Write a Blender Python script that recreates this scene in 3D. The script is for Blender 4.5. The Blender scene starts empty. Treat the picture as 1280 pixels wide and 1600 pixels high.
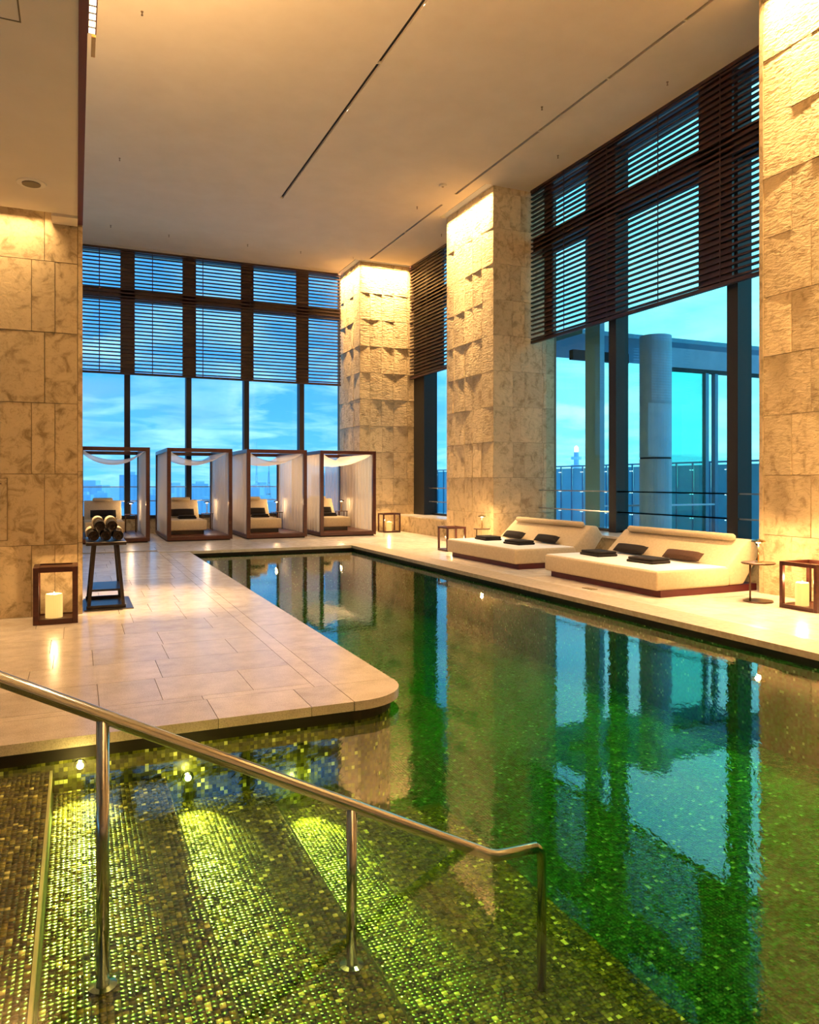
import bpy, bmesh, math, random
import numpy as np
from mathutils import Vector, Matrix
random.seed(7)
R = math.radians
scene = bpy.context.scene
C = scene.collection

# ------------------------------------------------------------------ camera
F_PX, YAW, HORIZON, EYE = 1180.0, 23.8, 752.0, 1.5
cam = bpy.data.cameras.new('camera')
cam.sensor_fit = 'HORIZONTAL'; cam.sensor_width = 36.0
cam.lens = F_PX / 1280.0 * 36.0
cam.shift_y = -(800.0 - HORIZON) / 1280.0
cam.clip_start = 0.05; cam.clip_end = 30000
cam_o = bpy.data.objects.new('camera', cam); C.objects.link(cam_o)
cam_o.location = (0, 0, EYE); cam_o.rotation_euler = (R(90), 0, R(-YAW))
scene.camera = cam_o

# ------------------------------------------------------------------ view / exposure
vs = scene.view_settings
scene.display_settings.display_device = 'sRGB'
vs.view_transform = 'Standard'; vs.look = 'None'; vs.gamma = 1.0
vs.use_curve_mapping = False
vs.exposure = 0.9
cy = scene.cycles
cy.max_bounces = 8; cy.diffuse_bounces = 4; cy.glossy_bounces = 4
cy.transmission_bounces = 4; cy.transparent_max_bounces = 16; cy.volume_bounces = 0
cy.caustics_reflective = False; cy.caustics_refractive = False
cy.sample_clamp_indirect = 4.0
cy.use_denoising = True

# ------------------------------------------------------------------ node helper
def new_nodes(tree):
    tree.nodes.clear()
    def nd(kind, **kw):
        n = tree.nodes.new(kind)
        for k, v in kw.items():
            if k == 'ins':
                for a, b in v.items():
                    if hasattr(b, 'is_output'): tree.links.new(b, n.inputs[a])
                    else: n.inputs[a].default_value = b
            else: setattr(n, k, v)
        return n
    return nd
def ramp(nd, fac, stops, mode='LINEAR'):
    n = nd('ShaderNodeValToRGB', ins={'Fac': fac})
    cr = n.color_ramp; cr.interpolation = mode
    while len(cr.elements) > 1: cr.elements.remove(cr.elements[-1])
    cr.elements[0].position = stops[0][0]; cr.elements[0].color = (*stops[0][1], 1)
    for p, c in stops[1:]:
        e = cr.elements.new(p); e.color = (*c, 1)
    return n.outputs['Color']

# ------------------------------------------------------------------ world: dusk sky with broken cloud
SKY = 1.0
w = bpy.data.worlds.new('dusk_sky'); scene.world = w; w.use_nodes = True
nd = new_nodes(w.node_tree)
tc = nd('ShaderNodeTexCoord')
sep = nd('ShaderNodeSeparateXYZ', ins={0: tc.outputs['Generated']})
zabs = nd('ShaderNodeMath', operation='MAXIMUM', ins={0: sep.outputs['Z'], 1: 0.0})
grad = ramp(nd, zabs.outputs[0], [(0.0, (.09, .42, .78)), (.10, (.055, .33, .78)), (.3, (.04, .27, .76)), (1.0, (.03, .20, .62))])
# the afterglow side (+X) is paler and brighter
glow = nd('ShaderNodeMapRange', ins={'Value': sep.outputs['X'], 1: .38, 2: .68, 3: 0.0, 4: 1.0})
glowc = nd('ShaderNodeMix', data_type='RGBA', ins={0: glow.outputs[0], 6: grad, 7: (.24, .92, 1.08, 1)})
den = nd('ShaderNodeMath', operation='ADD', ins={0: zabs.outputs[0], 1: 0.12})
dv = nd('ShaderNodeVectorMath', operation='SCALE', ins={0: tc.outputs['Generated']})
inv = nd('ShaderNodeMath', operation='DIVIDE', ins={0: 1.0, 1: den.outputs[0]})
w.node_tree.links.new(inv.outputs[0], dv.inputs['Scale'])
n1 = nd('ShaderNodeTexNoise', ins={'Vector': dv.outputs[0], 'Scale': 1.9, 'Detail': 7.0, 'Roughness': .55, 'Distortion': .5})
n2 = nd('ShaderNodeTexNoise', ins={'Vector': tc.outputs['Generated'], 'Scale': 7.0, 'Detail': 6.0, 'Roughness': .6})
cl = ramp(nd, n1.outputs['Fac'], [(.42, (0, 0, 0)), (.62, (1, 1, 1))])
cl2 = ramp(nd, n2.outputs['Fac'], [(.35, (.2, .2, .2)), (.7, (1, 1, 1))])
clm = nd('ShaderNodeMix', data_type='RGBA', blend_type='MULTIPLY', ins={0: 1.0, 6: cl, 7: cl2})
cloudc = nd('ShaderNodeMix', data_type='RGBA', ins={0: glow.outputs[0], 6: (.30, .66, .92, 1), 7: (.48, 1.05, 1.12, 1)})
sk = nd('ShaderNodeMix', data_type='RGBA', ins={0: clm.outputs[2], 6: glowc.outputs[2], 7: cloudc.outputs[2]})
# darker slate cloud banks low down
n3 = nd('ShaderNodeTexNoise', ins={'Vector': dv.outputs[0], 'Scale': 1.1, 'Detail': 5.0, 'Roughness': .5})
bank = ramp(nd, n3.outputs['Fac'], [(.5, (0, 0, 0)), (.66, (.55, .55, .55))])
sk2 = nd('ShaderNodeMix', data_type='RGBA', ins={0: bank, 6: sk.outputs[2], 7: (.10, .34, .64, 1)})
bg = nd('ShaderNodeBackground', ins={'Color': sk2.outputs[2], 'Strength': SKY})
out = nd('ShaderNodeOutputWorld'); w.node_tree.links.new(bg.outputs[0], out.inputs[0])

WARM = (1.0, .62, .27)
def area(name, loc, size, power, rot=(0, 0, 0), color=WARM, spread=180):
    l = bpy.data.lights.new(name, 'AREA'); l.shape = 'RECTANGLE'
    l.size, l.size_y = size; l.energy = power; l.color = color; l.spread = R(spread)
    o = bpy.data.objects.new(name, l); C.objects.link(o); o.location = loc; o.rotation_euler = rot
    return o
def spot(name, loc, power, target, angle=60, blend=.5, color=WARM, radius=.03):
    l = bpy.data.lights.new(name, 'SPOT'); l.energy = power; l.color = color
    l.spot_size = R(angle); l.spot_blend = blend; l.shadow_soft_size = radius
    o = bpy.data.objects.new(name, l); C.objects.link(o); o.location = loc
    o.rotation_euler = (Vector(target) - Vector(loc)).to_track_quat('-Z', 'Y').to_euler()
    return o
def point(name, loc, power, color=WARM, radius=.03, parent=None):
    l = bpy.data.lights.new(name, 'POINT'); l.energy = power; l.color = color; l.shadow_soft_size = radius
    o = bpy.data.objects.new(name, l); C.objects.link(o); o.location = loc; o.parent = parent
    return o

# room dimensions (metres; deck top is z = 0, depth runs along +Y)
ZC = 8.03          # main ceiling
ZS = 4.40          # lower ceiling on the left
ZW = -0.115         # water level
YF = 23.0          # far window
XG = 9.80          # right-hand glass
XP = 8.42          # pool face of the stone pillars
POOL_L, POOL_R, POOL_F, POOL_N = 2.2, 5.9, 16.75, 1.0
DECK_F = 4.85      # front edge of the left deck
WALL_Y = 9.3       # face of the left stone wall

# large light sources of the room: cove strips above the stone and an uplight trough on the left
K = 1.0
def cove(loc, size, narrow, spread=60):
    """wall-washer in a ceiling cove: a louvred strip that throws down the stone"""
    area('wall_washer_light', loc, (min(size[0], .012) if size[0] < size[1] else size[0], min(size[1], .012) if size[1] < size[0] else size[1]), narrow * 1.55 * K, spread=spread)
cove((7.58, 22.0, ZC + .10), (.05, 1.8), 66)
cove((8.50, 20.98, ZC + .10), (1.5, .05), 70)
cove((XP - .13, 15.65, ZC + .10), (.05, 2.2), 95)
cove((XP - .13, 3.4, ZC + .10), (.05, 7.8), 250)
cove((-2.1, WALL_Y - .13, ZS + .12), (4.0, .05), 32, spread=110)
area('uplight_strip_light', (.28, 2.6, ZS + .35), (.10, 13.0), 1000 * K, rot=(R(180), R(-28), 0))
for y in (3.0, 6.2, 9.4, 12.6, 15.6):      # spotlights recessed in the dark ceiling slot
    spot('slot_spotlight', (4.33, y, ZC + .02), 400 * K, (4.33, y, 0), angle=86, blend=.9, radius=.03, color=(1, .70, .40))
for y in (8.3, 9.8, 11.4, 12.9, 18.5):     # and in the slot beside the windows
    spot('slot_spotlight', (7.90, y, ZC + .02), 35 * K, (7.4, y, 0), angle=62, blend=.8, radius=.03)
spot('deck_spotlight', (.95, 10.4, ZC - .06), 2600 * K, (.75, 10.1, 0), angle=24, blend=.9, radius=.05)
for x_ in (1.2, 3.2, 5.1, 6.6):  # added fill spots without fittings, brightening the cabana curtains
    spot('cabana_fill_spot', (x_, 17.6, ZC - .06), 420 * K, (x_ + .1, 20.6, .9), angle=34, blend=.9, radius=.05)

# ------------------------------------------------------------------ materials
M = {}
def bsdf(name, base=(.5, .5, .5), rough=.5, metal=0.0, **kw):
    m = bpy.data.materials.new(name); m.use_nodes = True
    nd = new_nodes(m.node_tree)
    p = nd('ShaderNodeBsdfPrincipled', ins={'Base Color': (*base, 1), 'Roughness': rough, 'Metallic': metal})
    o = nd('ShaderNodeOutputMaterial'); m.node_tree.links.new(p.outputs[0], o.inputs[0])
    M[name] = m
    return m, nd, p, m.node_tree.links.new
def bump(nd, link, p, height, strength=.3, dist=.02):
    b = nd('ShaderNodeBump', ins={'Height': height, 'Strength': strength, 'Distance': dist})
    link(b.outputs[0], p.inputs['Normal'])
def noise_mat(name, c0, c1, scale=8, rough=.5, bscale=40, bstr=.2, bdist=.01, stretch=(1, 1, 1), metal=0., lo=.35, hi=.65):
    m, nd, p, link = bsdf(name, c0, rough, metal)
    g = nd('ShaderNodeNewGeometry')
    mp = nd('ShaderNodeMapping', ins={'Vector': g.outputs['Position'], 'Scale': stretch})
    n = nd('ShaderNodeTexNoise', ins={'Vector': mp.outputs[0], 'Scale': scale, 'Detail': 6., 'Roughness': .6})
    link(ramp(nd, n.outputs['Fac'], [(lo, c0), (hi, c1)]), p.inputs['Base Color'])
    b = nd('ShaderNodeTexNoise', ins={'Vector': mp.outputs[0], 'Scale': bscale, 'Detail': 4., 'Roughness': .6})
    bump(nd, link, p, b.outputs['Fac'], bstr, bdist)
    return m
def stone(name, chisel, dark, light, vein):
    m, nd, p, link = bsdf(name, light, .75)
    g = nd('ShaderNodeNewGeometry')
    oi = nd('ShaderNodeObjectInfo')
    off = nd('ShaderNodeVectorMath', operation='SCALE', ins={0: (13., 7., 5.)})
    link(oi.outputs['Random'], off.inputs['Scale'])
    pos = nd('ShaderNodeVectorMath', operation='ADD', ins={0: g.outputs['Position'], 1: off.outputs[0]})
    a = nd('ShaderNodeTexNoise', ins={'Vector': pos.outputs[0], 'Scale': 5.5, 'Detail': 9., 'Roughness': .68, 'Distortion': .7})
    col = ramp(nd, a.outputs['Fac'], [(.36, dark), (.50, light), (.72, tuple(min(1, c * 1.12) for c in light))])
    v = nd('ShaderNodeTexNoise', ins={'Vector': pos.outputs[0], 'Scale': 20., 'Detail': 8., 'Roughness': .75, 'Distortion': 1.2})
    vm = ramp(nd, v.outputs['Fac'], [(.30, (vein,) * 3), (.47, (0, 0, 0))])
    mx = nd('ShaderNodeMix', data_type='RGBA', ins={0: vm, 6: col, 7: (*dark, 1)})
    rnd = nd('ShaderNodeMapRange', ins={'Value': oi.outputs['Random'], 3: .84, 4: 1.10})
    sc = nd('ShaderNodeVectorMath', operation='SCALE', ins={0: mx.outputs[2]})
    link(rnd.outputs[0], sc.inputs['Scale'])
    link(sc.outputs[0], p.inputs['Base Color'])
    mp = nd('ShaderNodeMapping', ins={'Vector': pos.outputs[0], 'Scale': (1, 1, 2.6 if chisel else 1.2)})
    b1 = nd('ShaderNodeTexNoise', ins={'Vector': mp.outputs[0], 'Scale': 9. if chisel else 14., 'Detail': 5., 'Roughness': .55, 'Distortion': .6})
    bump(nd, link, p, b1.outputs['Fac'], .8 if chisel else .35, .035 if chisel else .008)
    return m
stone('stone_chiselled', True, (.40, .29, .15), (.64, .50, .29), .45)
stone('stone_honed', False, (.27, .20, .10), (.54, .43, .26), .75)
noise_mat('stone_joint', (.20, .15, .09), (.26, .20, .12), 8, .9)
def floor_mat():
    m, nd, p, link = bsdf('deck_tile', (.6, .5, .4), .2)
    g = nd('ShaderNodeNewGeometry'); oi = nd('ShaderNodeObjectInfo')
    a = nd('ShaderNodeTexNoise', ins={'Vector': g.outputs['Position'], 'Scale': 5., 'Detail': 8., 'Roughness': .7})
    col = ramp(nd, a.outputs['Fac'], [(.3, (.58, .51, .43)), (.55, (.70, .63, .55)), (.75, (.78, .71, .63))])
    f = nd('ShaderNodeTexNoise', ins={'Vector': g.outputs['Position'], 'Scale': 130., 'Detail': 2.})
    fl = ramp(nd, f.outputs['Fac'], [(.36, (.78, .76, .74)), (.5, (1, 1, 1)), (.68, (1.12, 1.12, 1.12))])
    mx = nd('ShaderNodeMix', data_type='RGBA', blend_type='MULTIPLY', ins={0: .8, 6: col, 7: fl})
    rnd = nd('ShaderNodeMapRange', ins={'Value': oi.outputs['Random'], 3: .90, 4: 1.06})
    sc = nd('ShaderNodeVectorMath', operation='SCALE', ins={0: mx.outputs[2]})
    link(rnd.outputs[0], sc.inputs['Scale']); link(sc.outputs[0], p.inputs['Base Color'])
    r = nd('ShaderNodeMapRange', ins={'Value': a.outputs['Fac'], 3: .14, 4: .30})
    link(r.outputs[0], p.inputs['Roughness'])
    bump(nd, link, p, f.outputs['Fac'], .06, .002)
floor_mat()
noise_mat('coping_honed', (.34, .27, .19), (.46, .38, .28), 14, .5, 120, .2, .003)
noise_mat('deck_joint', (.24, .19, .14), (.28, .22, .17), 8, .9)
noise_mat('plaster', (.66, .58, .46), (.70, .62, .50), 1.5, .85, 160, .12, .003)
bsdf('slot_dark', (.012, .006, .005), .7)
bsdf('grille', (.16, .12, .07), .6)
noise_mat('red_wood', (.045, .010, .007), (.075, .017, .011), 6, .32, 60, .08, .003, (1, 1, 6))
noise_mat('red_lacquer', (.075, .006, .008), (.09, .008, .010), 3, .5, 50, .03, .002)
noise_mat('blind_wood', (.016, .006, .006), (.03, .009, .008), 5, .45, 60, .1, .003, (1, 1, 6))
bsdf('frame_black', (.006, .006, .007), .6)
bsdf('fin_metal', (.10, .26, .36), .4, .2)
noise_mat('rail_metal', (.35, .36, .38), (.45, .46, .48), 5, .3, metal=.9)
noise_mat('fabric_cream', (.50, .41, .28), (.58, .48, .33), 30, .95, 300, .3, .003)
noise_mat('fabric_white', (.78, .76, .74), (.86, .84, .82), 30, .95, 300, .2, .002)
noise_mat('fabric_dark', (.006, .004, .004), (.014, .009, .008), 60, .95, 350, .6, .004)
noise_mat('fabric_brown', (.05, .022, .014), (.075, .034, .02), 60, .95, 350, .5, .004)
noise_mat('towel_cream', (.70, .62, .52), (.80, .73, .62), 60, .95, 350, .6, .004)
noise_mat('dark_wood', (.012, .008, .008), (.022, .014, .013), 8, .3, 60, .06, .002)
noise_mat('platform_wood', (.07, .018, .012), (.11, .03, .02), 6, .3, 60, .05, .002, (6, 1, 1))
bsdf('steel', (.52, .56, .55), .14, 1.0)
bsdf('brass', (.60, .42, .18), .22, 1.0)
bsdf('bronze', (.10, .055, .03), .3, .8)
noise_mat('concrete', (.34, .42, .48), (.42, .50, .56), 2, .8)
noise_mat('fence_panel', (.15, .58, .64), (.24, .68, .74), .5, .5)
noise_mat('hazed_blue', (.36, .56, .70), (.42, .62, .76), .02, .5)  # distance haze is mixed into the colours of the far city
noise_mat('hazed_pale', (.58, .76, .86), (.66, .82, .90), .02, .8, 1, 0)
noise_mat('hazed_mid', (.45, .65, .78), (.52, .72, .84), .02, .8, 1, 0)
noise_mat('hazed_window', (.42, .62, .75), (.46, .66, .78), .02, .5, 1, 0)
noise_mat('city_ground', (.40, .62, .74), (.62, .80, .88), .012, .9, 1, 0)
bsdf('tower_red', (.55, .22, .18), .6)
bsdf('tower_white', (.65, .72, .76), .6)
bsdf('sprinkler', (.25, .17, .10), .4, .6)
bsdf('fixture_white', (.72, .66, .55), .5)
bsdf('sign_dark', (.03, .008, .006), .5)

def emit(name, color, strength):
    m = bpy.data.materials.new(name); m.use_nodes = True; nd = new_nodes(m.node_tree)
    e = nd('ShaderNodeEmission', ins={'Color': (*color, 1), 'Strength': strength})
    o = nd('ShaderNodeOutputMaterial'); m.node_tree.links.new(e.outputs[0], o.inputs[0]); M[name] = m
    m.cycles.emission_sampling = 'NONE'
emit('led', (1, .80, .45), 3.0)
emit('flame_led', (1, .75, .35), 12.0)
emit('pool_lamp', (1, .85, .40), 9.0)
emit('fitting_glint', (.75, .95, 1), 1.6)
emit('beacon', (1, .7, .7), 2.0)
def candle_mat():
    m, nd, p, link = bsdf('candle_wax', (.85, .62, .30), .6)
    p.inputs['Emission Color'].default_value = (1, .60, .17, 1)
    m.cycles.emission_sampling = 'NONE'
    p.inputs['Emission Strength'].default_value = .45      # wax lit through by its own flame
candle_mat()
def glass(name, tint, ior=1.45, gl=1.0):
    m = bpy.data.materials.new(name); m.use_nodes = True; nd = new_nodes(m.node_tree)
    g = nd('ShaderNodeNewGeometry')
    f = nd('ShaderNodeFresnel', ins={'IOR': ior})
    nb = nd('ShaderNodeMath', operation='SUBTRACT', ins={0: 1.0, 1: g.outputs['Backfacing']})
    fa = nd('ShaderNodeMath', operation='MULTIPLY', ins={0: f.outputs[0], 1: nb.outputs[0]})
    fb = nd('ShaderNodeMath', operation='MULTIPLY', ins={0: fa.outputs[0], 1: gl})
    t = nd('ShaderNodeBsdfTransparent', ins={'Color': (*tint, 1)})
    s = nd('ShaderNodeBsdfGlossy', ins={'Roughness': 0.0})
    x = nd('ShaderNodeMixShader', ins={0: fb.outputs[0], 1: t.outputs[0], 2: s.outputs[0]})
    o = nd('ShaderNodeOutputMaterial'); m.node_tree.links.new(x.outputs[0], o.inputs[0]); M[name] = m
glass('glass_clear', (.98, .99, 1.0))
glass('glass_cyan', (.90, .99, .99))
glass('glass_green', (.45, .86, .80))
glass('glass_lantern', (.97, .97, .96))
def sheer(name, color, transp):
    m = bpy.data.materials.new(name); m.use_nodes = True; nd = new_nodes(m.node_tree)
    d = nd('ShaderNodeBsdfDiffuse', ins={'Color': (*color, 1)})
    tl = nd('ShaderNodeBsdfTranslucent', ins={'Color': (*color, 1)})
    a = nd('ShaderNodeMixShader', ins={0: .5, 1: d.outputs[0], 2: tl.outputs[0]})
    t = nd('ShaderNodeBsdfTransparent')
    b = nd('ShaderNodeMixShader', ins={0: transp, 1: a.outputs[0], 2: t.outputs[0]})
    o = nd('ShaderNodeOutputMaterial'); m.node_tree.links.new(b.outputs[0], o.inputs[0]); M[name] = m
sheer('sheer_curtain', (.86, .82, .80), .22)
def water_mat():
    m = bpy.data.materials.new('pool_water'); m.use_nodes = True; nd = new_nodes(m.node_tree)
    g = nd('ShaderNodeNewGeometry')
    mp = nd('ShaderNodeMapping', ins={'Vector': g.outputs['Position'], 'Scale': (1.0, 1.0, 1.0), 'Rotation': (0, 0, R(35))})
    mp2 = nd('ShaderNodeMapping', ins={'Vector': mp.outputs[0], 'Scale': (2.2, 1.0, 1.0)})
    n = nd('ShaderNodeTexNoise', ins={'Vector': mp2.outputs[0], 'Scale': 7.0, 'Detail': 3.0, 'Roughness': .6, 'Distortion': .4})
    b = nd('ShaderNodeBump', ins={'Height': n.outputs['Fac'], 'Strength': .16, 'Distance': .004})
    f = nd('ShaderNodeFresnel', ins={'IOR': 1.9, 'Normal': b.outputs[0]})
    nb = nd('ShaderNodeMath', operation='SUBTRACT', ins={0: 1.0, 1: g.outputs['Backfacing']})
    fa = nd('ShaderNodeMath', operation='MULTIPLY', ins={0: f.outputs[0], 1: nb.outputs[0]})
    t = nd('ShaderNodeBsdfTransparent')
    s = nd('ShaderNodeBsdfGlossy', ins={'Roughness': 0.0, 'Normal': b.outputs[0]})
    x = nd('ShaderNodeMixShader', ins={0: fa.outputs[0], 1: t.outputs[0], 2: s.outputs[0]})
    va = nd('ShaderNodeVolumeAbsorption', ins={'Color': (.45, .93, .30, 1), 'Density': 1.0})
    o = nd('ShaderNodeOutputMaterial')
    m.node_tree.links.new(x.outputs[0], o.inputs['Surface']); m.node_tree.links.new(va.outputs[0], o.inputs['Volume'])
    M['pool_water'] = m
water_mat()
PITCH = .024
OLIVE = [(0, (.025, .022, .006)), (.22, (.055, .048, .010)), (.48, (.095, .082, .014)), (.72, (.15, .13, .02)), (.88, (.26, .215, .05)), (.968, (.80, .70, .36))]
EMERALD = [(0, (.008, .055, .018)), (.22, (.014, .085, .026)), (.48, (.022, .125, .036)), (.72, (.036, .175, .05)), (.90, (.06, .23, .08)), (.98, (.42, .62, .36))]
def mosaic_mat(name, grout, tint=(1, 1, 1), pal=OLIVE):
    m, nd, p, link = bsdf(name, (.2, .3, .08), .25)
    g = nd('ShaderNodeNewGeometry')
    sn = nd('ShaderNodeVectorMath', operation='SCALE', ins={0: g.outputs['Position'], 'Scale': 1.0 / PITCH})
    fl = nd('ShaderNodeVectorMath', operation='FLOOR', ins={0: sn.outputs[0]})
    wn = nd('ShaderNodeTexWhiteNoise', noise_dimensions='3D', ins={'Vector': fl.outputs[0]})
    ad = nd('ShaderNodeVectorMath', operation='ADD', ins={0: fl.outputs[0], 1: (17.3, 5.1, 3.7)})
    w2 = nd('ShaderNodeTexWhiteNoise', noise_dimensions='3D', ins={'Vector': ad.outputs[0]})
    col = ramp(nd, wn.outputs['Value'], pal, 'CONSTANT')
    big = nd('ShaderNodeTexNoise', ins={'Vector': g.outputs['Position'], 'Scale': 3., 'Detail': 3.})
    bf = nd('ShaderNodeMapRange', ins={'Value': big.outputs['Fac'], 3: .75, 4: 1.25})
    sc = nd('ShaderNodeVectorMath', operation='SCALE', ins={0: col}); link(bf.outputs[0], sc.inputs['Scale'])
    tn = nd('ShaderNodeVectorMath', operation='MULTIPLY', ins={0: sc.outputs[0], 1: tint}); res = tn.outputs[0]
    if grout:
        fr = nd('ShaderNodeVectorMath', operation='FRACTION', ins={0: sn.outputs[0]})
        s2 = nd('ShaderNodeSeparateXYZ', ins={0: fr.outputs[0]})
        mn = nd('ShaderNodeMath', operation='MINIMUM', ins={0: s2.outputs[0], 1: s2.outputs[1]})
        gt = nd('ShaderNodeMath', operation='GREATER_THAN', ins={0: mn.outputs[0], 1: .09})
        mx = nd('ShaderNodeMix', data_type='RGBA', ins={0: gt.outputs[0], 6: (.06, .08, .02, 1), 7: res})
        res = mx.outputs[2]
    link(res, p.inputs['Base Color'])
    r = nd('ShaderNodeMapRange', ins={'Value': w2.outputs['Value'], 3: .12, 4: .45}); link(r.outputs[0], p.inputs['Roughness'])
mosaic_mat('mosaic', False, (1.55, 1.5, 1.1)); mosaic_mat('mosaic_wall', True, (1.2, 1.4, 1))
mosaic_mat('mosaic_deep', False, pal=EMERALD); mosaic_mat('mosaic_floor', True, pal=EMERALD)
bsdf('mosaic_bed', (.06, .08, .02), .8)
bsdf('nosing', (.75, .70, .35), .4)

# ------------------------------------------------------------------ mesh helpers
class MB:
    def __init__(s): s.v = []; s.f = []
    def quadmesh(s, vs, fs):
        k = len(s.v); s.v += [tuple(q) for q in vs]; s.f += [tuple(i + k for i in f) for f in fs]; return s
    def box(s, x0, x1, y0, y1, z0, z1):
        v = [(x, y, z) for z in (z0, z1) for y in (y0, y1) for x in (x0, x1)]
        return s.quadmesh(v, [(0, 2, 3, 1), (4, 5, 7, 6), (0, 1, 5, 4), (1, 3, 7, 5), (3, 2, 6, 7), (2, 0, 4, 6)])
    def cbox(s, c, d): return s.box(c[0]-d[0]/2, c[0]+d[0]/2, c[1]-d[1]/2, c[1]+d[1]/2, c[2]-d[2]/2, c[2]+d[2]/2)
    def hexa(s, bot, top):   # two loops of equal length
        n = len(bot); v = list(bot) + list(top)
        f = [tuple(range(n - 1, -1, -1)), tuple(range(n, 2 * n))] + [(i, (i+1) % n, n + (i+1) % n, n + i) for i in range(n)]
        return s.quadmesh(v, f)
    def prism(s, pts, z0, z1): return s.hexa([(x, y, z0) for x, y in pts], [(x, y, z1) for x, y in pts])
    def lathe(s, prof, n=20, c=(0, 0, 0)):
        v = []; f = []
        for r, z in prof:
            for i in range(n):
                a = 2 * math.pi * i / n; v.append((c[0] + r * math.cos(a), c[1] + r * math.sin(a), c[2] + z))
        for j in range(len(prof) - 1):
            for i in range(n):
                f.append((j*n + i, j*n + (i+1) % n, (j+1)*n + (i+1) % n, (j+1)*n + i))
        f.append(tuple(range(n - 1, -1, -1))); f.append(tuple(range((len(prof)-1)*n, len(prof)*n)))
        return s.quadmesh(v, f)
    def tube(s, path, r, n=10):
        path = [Vector(p) for p in path]; rs = r if isinstance(r, (list, tuple)) else [r] * len(path)
        v = []; f = []; up = None
        for i, p in enumerate(path):
            t = (path[min(i+1, len(path)-1)] - path[max(i-1, 0)]).normalized()
            if up is None: up = Vector((0, 0, 1)) if abs(t.z) < .9 else Vector((0, 1, 0))
            a = t.cross(up).normalized(); b = a.cross(t).normalized(); up = b
            for k in range(n):
                q = 2 * math.pi * k / n; v.append(p + rs[i] * (math.cos(q) * a + math.sin(q) * b))
        for i in range(len(path) - 1):
            for k in range(n):
                f.append((i*n + k, i*n + (k+1) % n, (i+1)*n + (k+1) % n, (i+1)*n + k))
        f.append(tuple(range(n - 1, -1, -1))); f.append(tuple(range((len(path)-1)*n, len(path)*n)))
        return s.quadmesh(v, f)
    def grid(s, fn, nu, nv):
        v = [fn(i / nu, j / nv) for j in range(nv + 1) for i in range(nu + 1)]
        f = [(j*(nu+1)+i, j*(nu+1)+i+1, (j+1)*(nu+1)+i+1, (j+1)*(nu+1)+i) for j in range(nv) for i in range(nu)]
        return s.quadmesh(v, f)
    def build(s, name, mat, parent=None, smooth=False, bevel=0, seg=2):
        me = bpy.data.meshes.new(name); me.from_pydata(s.v, [], s.f)
        bm = bmesh.new(); bm.from_mesh(me)
        bmesh.ops.recalc_face_normals(bm, faces=bm.faces)
        if bevel:
            es = [e for e in bm.edges if len(e.link_faces) == 2 and e.calc_face_angle(0) > .5]
            bmesh.ops.bevel(bm, geom=es, offset=bevel, segments=seg, affect='EDGES', profile=.5)
        bm.to_mesh(me); bm.free()
        me.materials.append(M[mat] if isinstance(mat, str) else mat)
        if smooth:
            for p in me.polygons: p.use_smooth = True
        o = bpy.data.objects.new(name, me); C.objects.link(o); o.parent = parent
        return o
def tag(o, label=None, cat=None, group=None, kind=None):
    if label: o['label'] = label
    if cat: o['category'] = cat
    if group: o['group'] = group
    if kind: o['kind'] = kind
    return o
def thing(name, label=None, cat=None, loc=(0, 0, 0), rz=0, group=None, kind=None):
    o = bpy.data.objects.new(name, None); C.objects.link(o); o.location = loc; o.rotation_euler = (0, 0, rz)
    o.empty_display_size = .1
    return tag(o, label, cat, group, kind)
def copy_tree(o, parent=None):
    c = o.copy(); C.objects.link(c); c.parent = parent
    for ch in [k for k in o.children]: copy_tree(ch, c)
    return c
def box(name, b, mat, parent=None, bevel=0, **kw): return MB().box(*b).build(name, mat, parent, bevel=bevel, **kw)
def sbox(name, b, mat, **kw): return tag(box(name, b, mat), kind='structure', **kw)

# ================================================================== POOL
# outline of the deck's pool edge with its rounded corner
RC = .42
arc = [(POOL_L - RC + RC * math.sin(a), DECK_F + RC - RC * math.cos(a)) for a in [i * math.pi / 2 / 10 for i in range(11)]]
basin = thing('pool_basin', 'green mosaic swimming pool basin sunk between the stone decks', 'pool', kind='structure')
# steps descend along +X under the handrail
STEP_X = [-3.2, -.13, .51, 1.14, 1.78, 2.42]
STEP_Z = [-.20, -.33, -.50, -.67, -.84]
ZB = -1.02
box('pool_floor', (STEP_X[-1], POOL_R + .1, POOL_N, POOL_F + .1, ZB - .1, ZB - .006), 'mosaic_floor', basin)
box('pool_floor', (POOL_L - .15, STEP_X[-1], DECK_F + .1, POOL_F + .1, ZB - .1, ZB - .006), 'mosaic_floor', basin)
for i in range(5):
    st = box('step', (STEP_X[i], STEP_X[i+1], POOL_N, DECK_F + .1, ZB - .1, STEP_Z[i] - .005), 'mosaic_bed', basin)
    if i == 1: box('nosing', (STEP_X[i] - .012, STEP_X[i] + .001, POOL_N, DECK_F + .05, STEP_Z[i-1] - .03, STEP_Z[i-1] + .003), 'nosing', basin)
WT = -.15   # basin wall top; above it a black band paints the shade in the overflow gap
inner = [(-3.2, DECK_F + .06)] + [(x - .04, y + .06) for x, y in arc] + [(POOL_L - .06, POOL_F + .06)]
mb = MB()
for (xa, ya), (xb, yb) in zip(inner, inner[1:]):
    mb.quadmesh([(xa, ya, ZB - .1), (xb, yb, ZB - .1), (xb, yb, WT), (xa, ya, WT)], [(0, 1, 2, 3)])
mb.build('basin_wall', 'mosaic_wall', basin)
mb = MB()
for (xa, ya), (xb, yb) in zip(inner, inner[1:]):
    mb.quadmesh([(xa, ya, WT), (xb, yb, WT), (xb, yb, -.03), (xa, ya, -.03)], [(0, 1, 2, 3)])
mb.build('overflow_gap_shade', 'slot_dark', basin)
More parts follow.
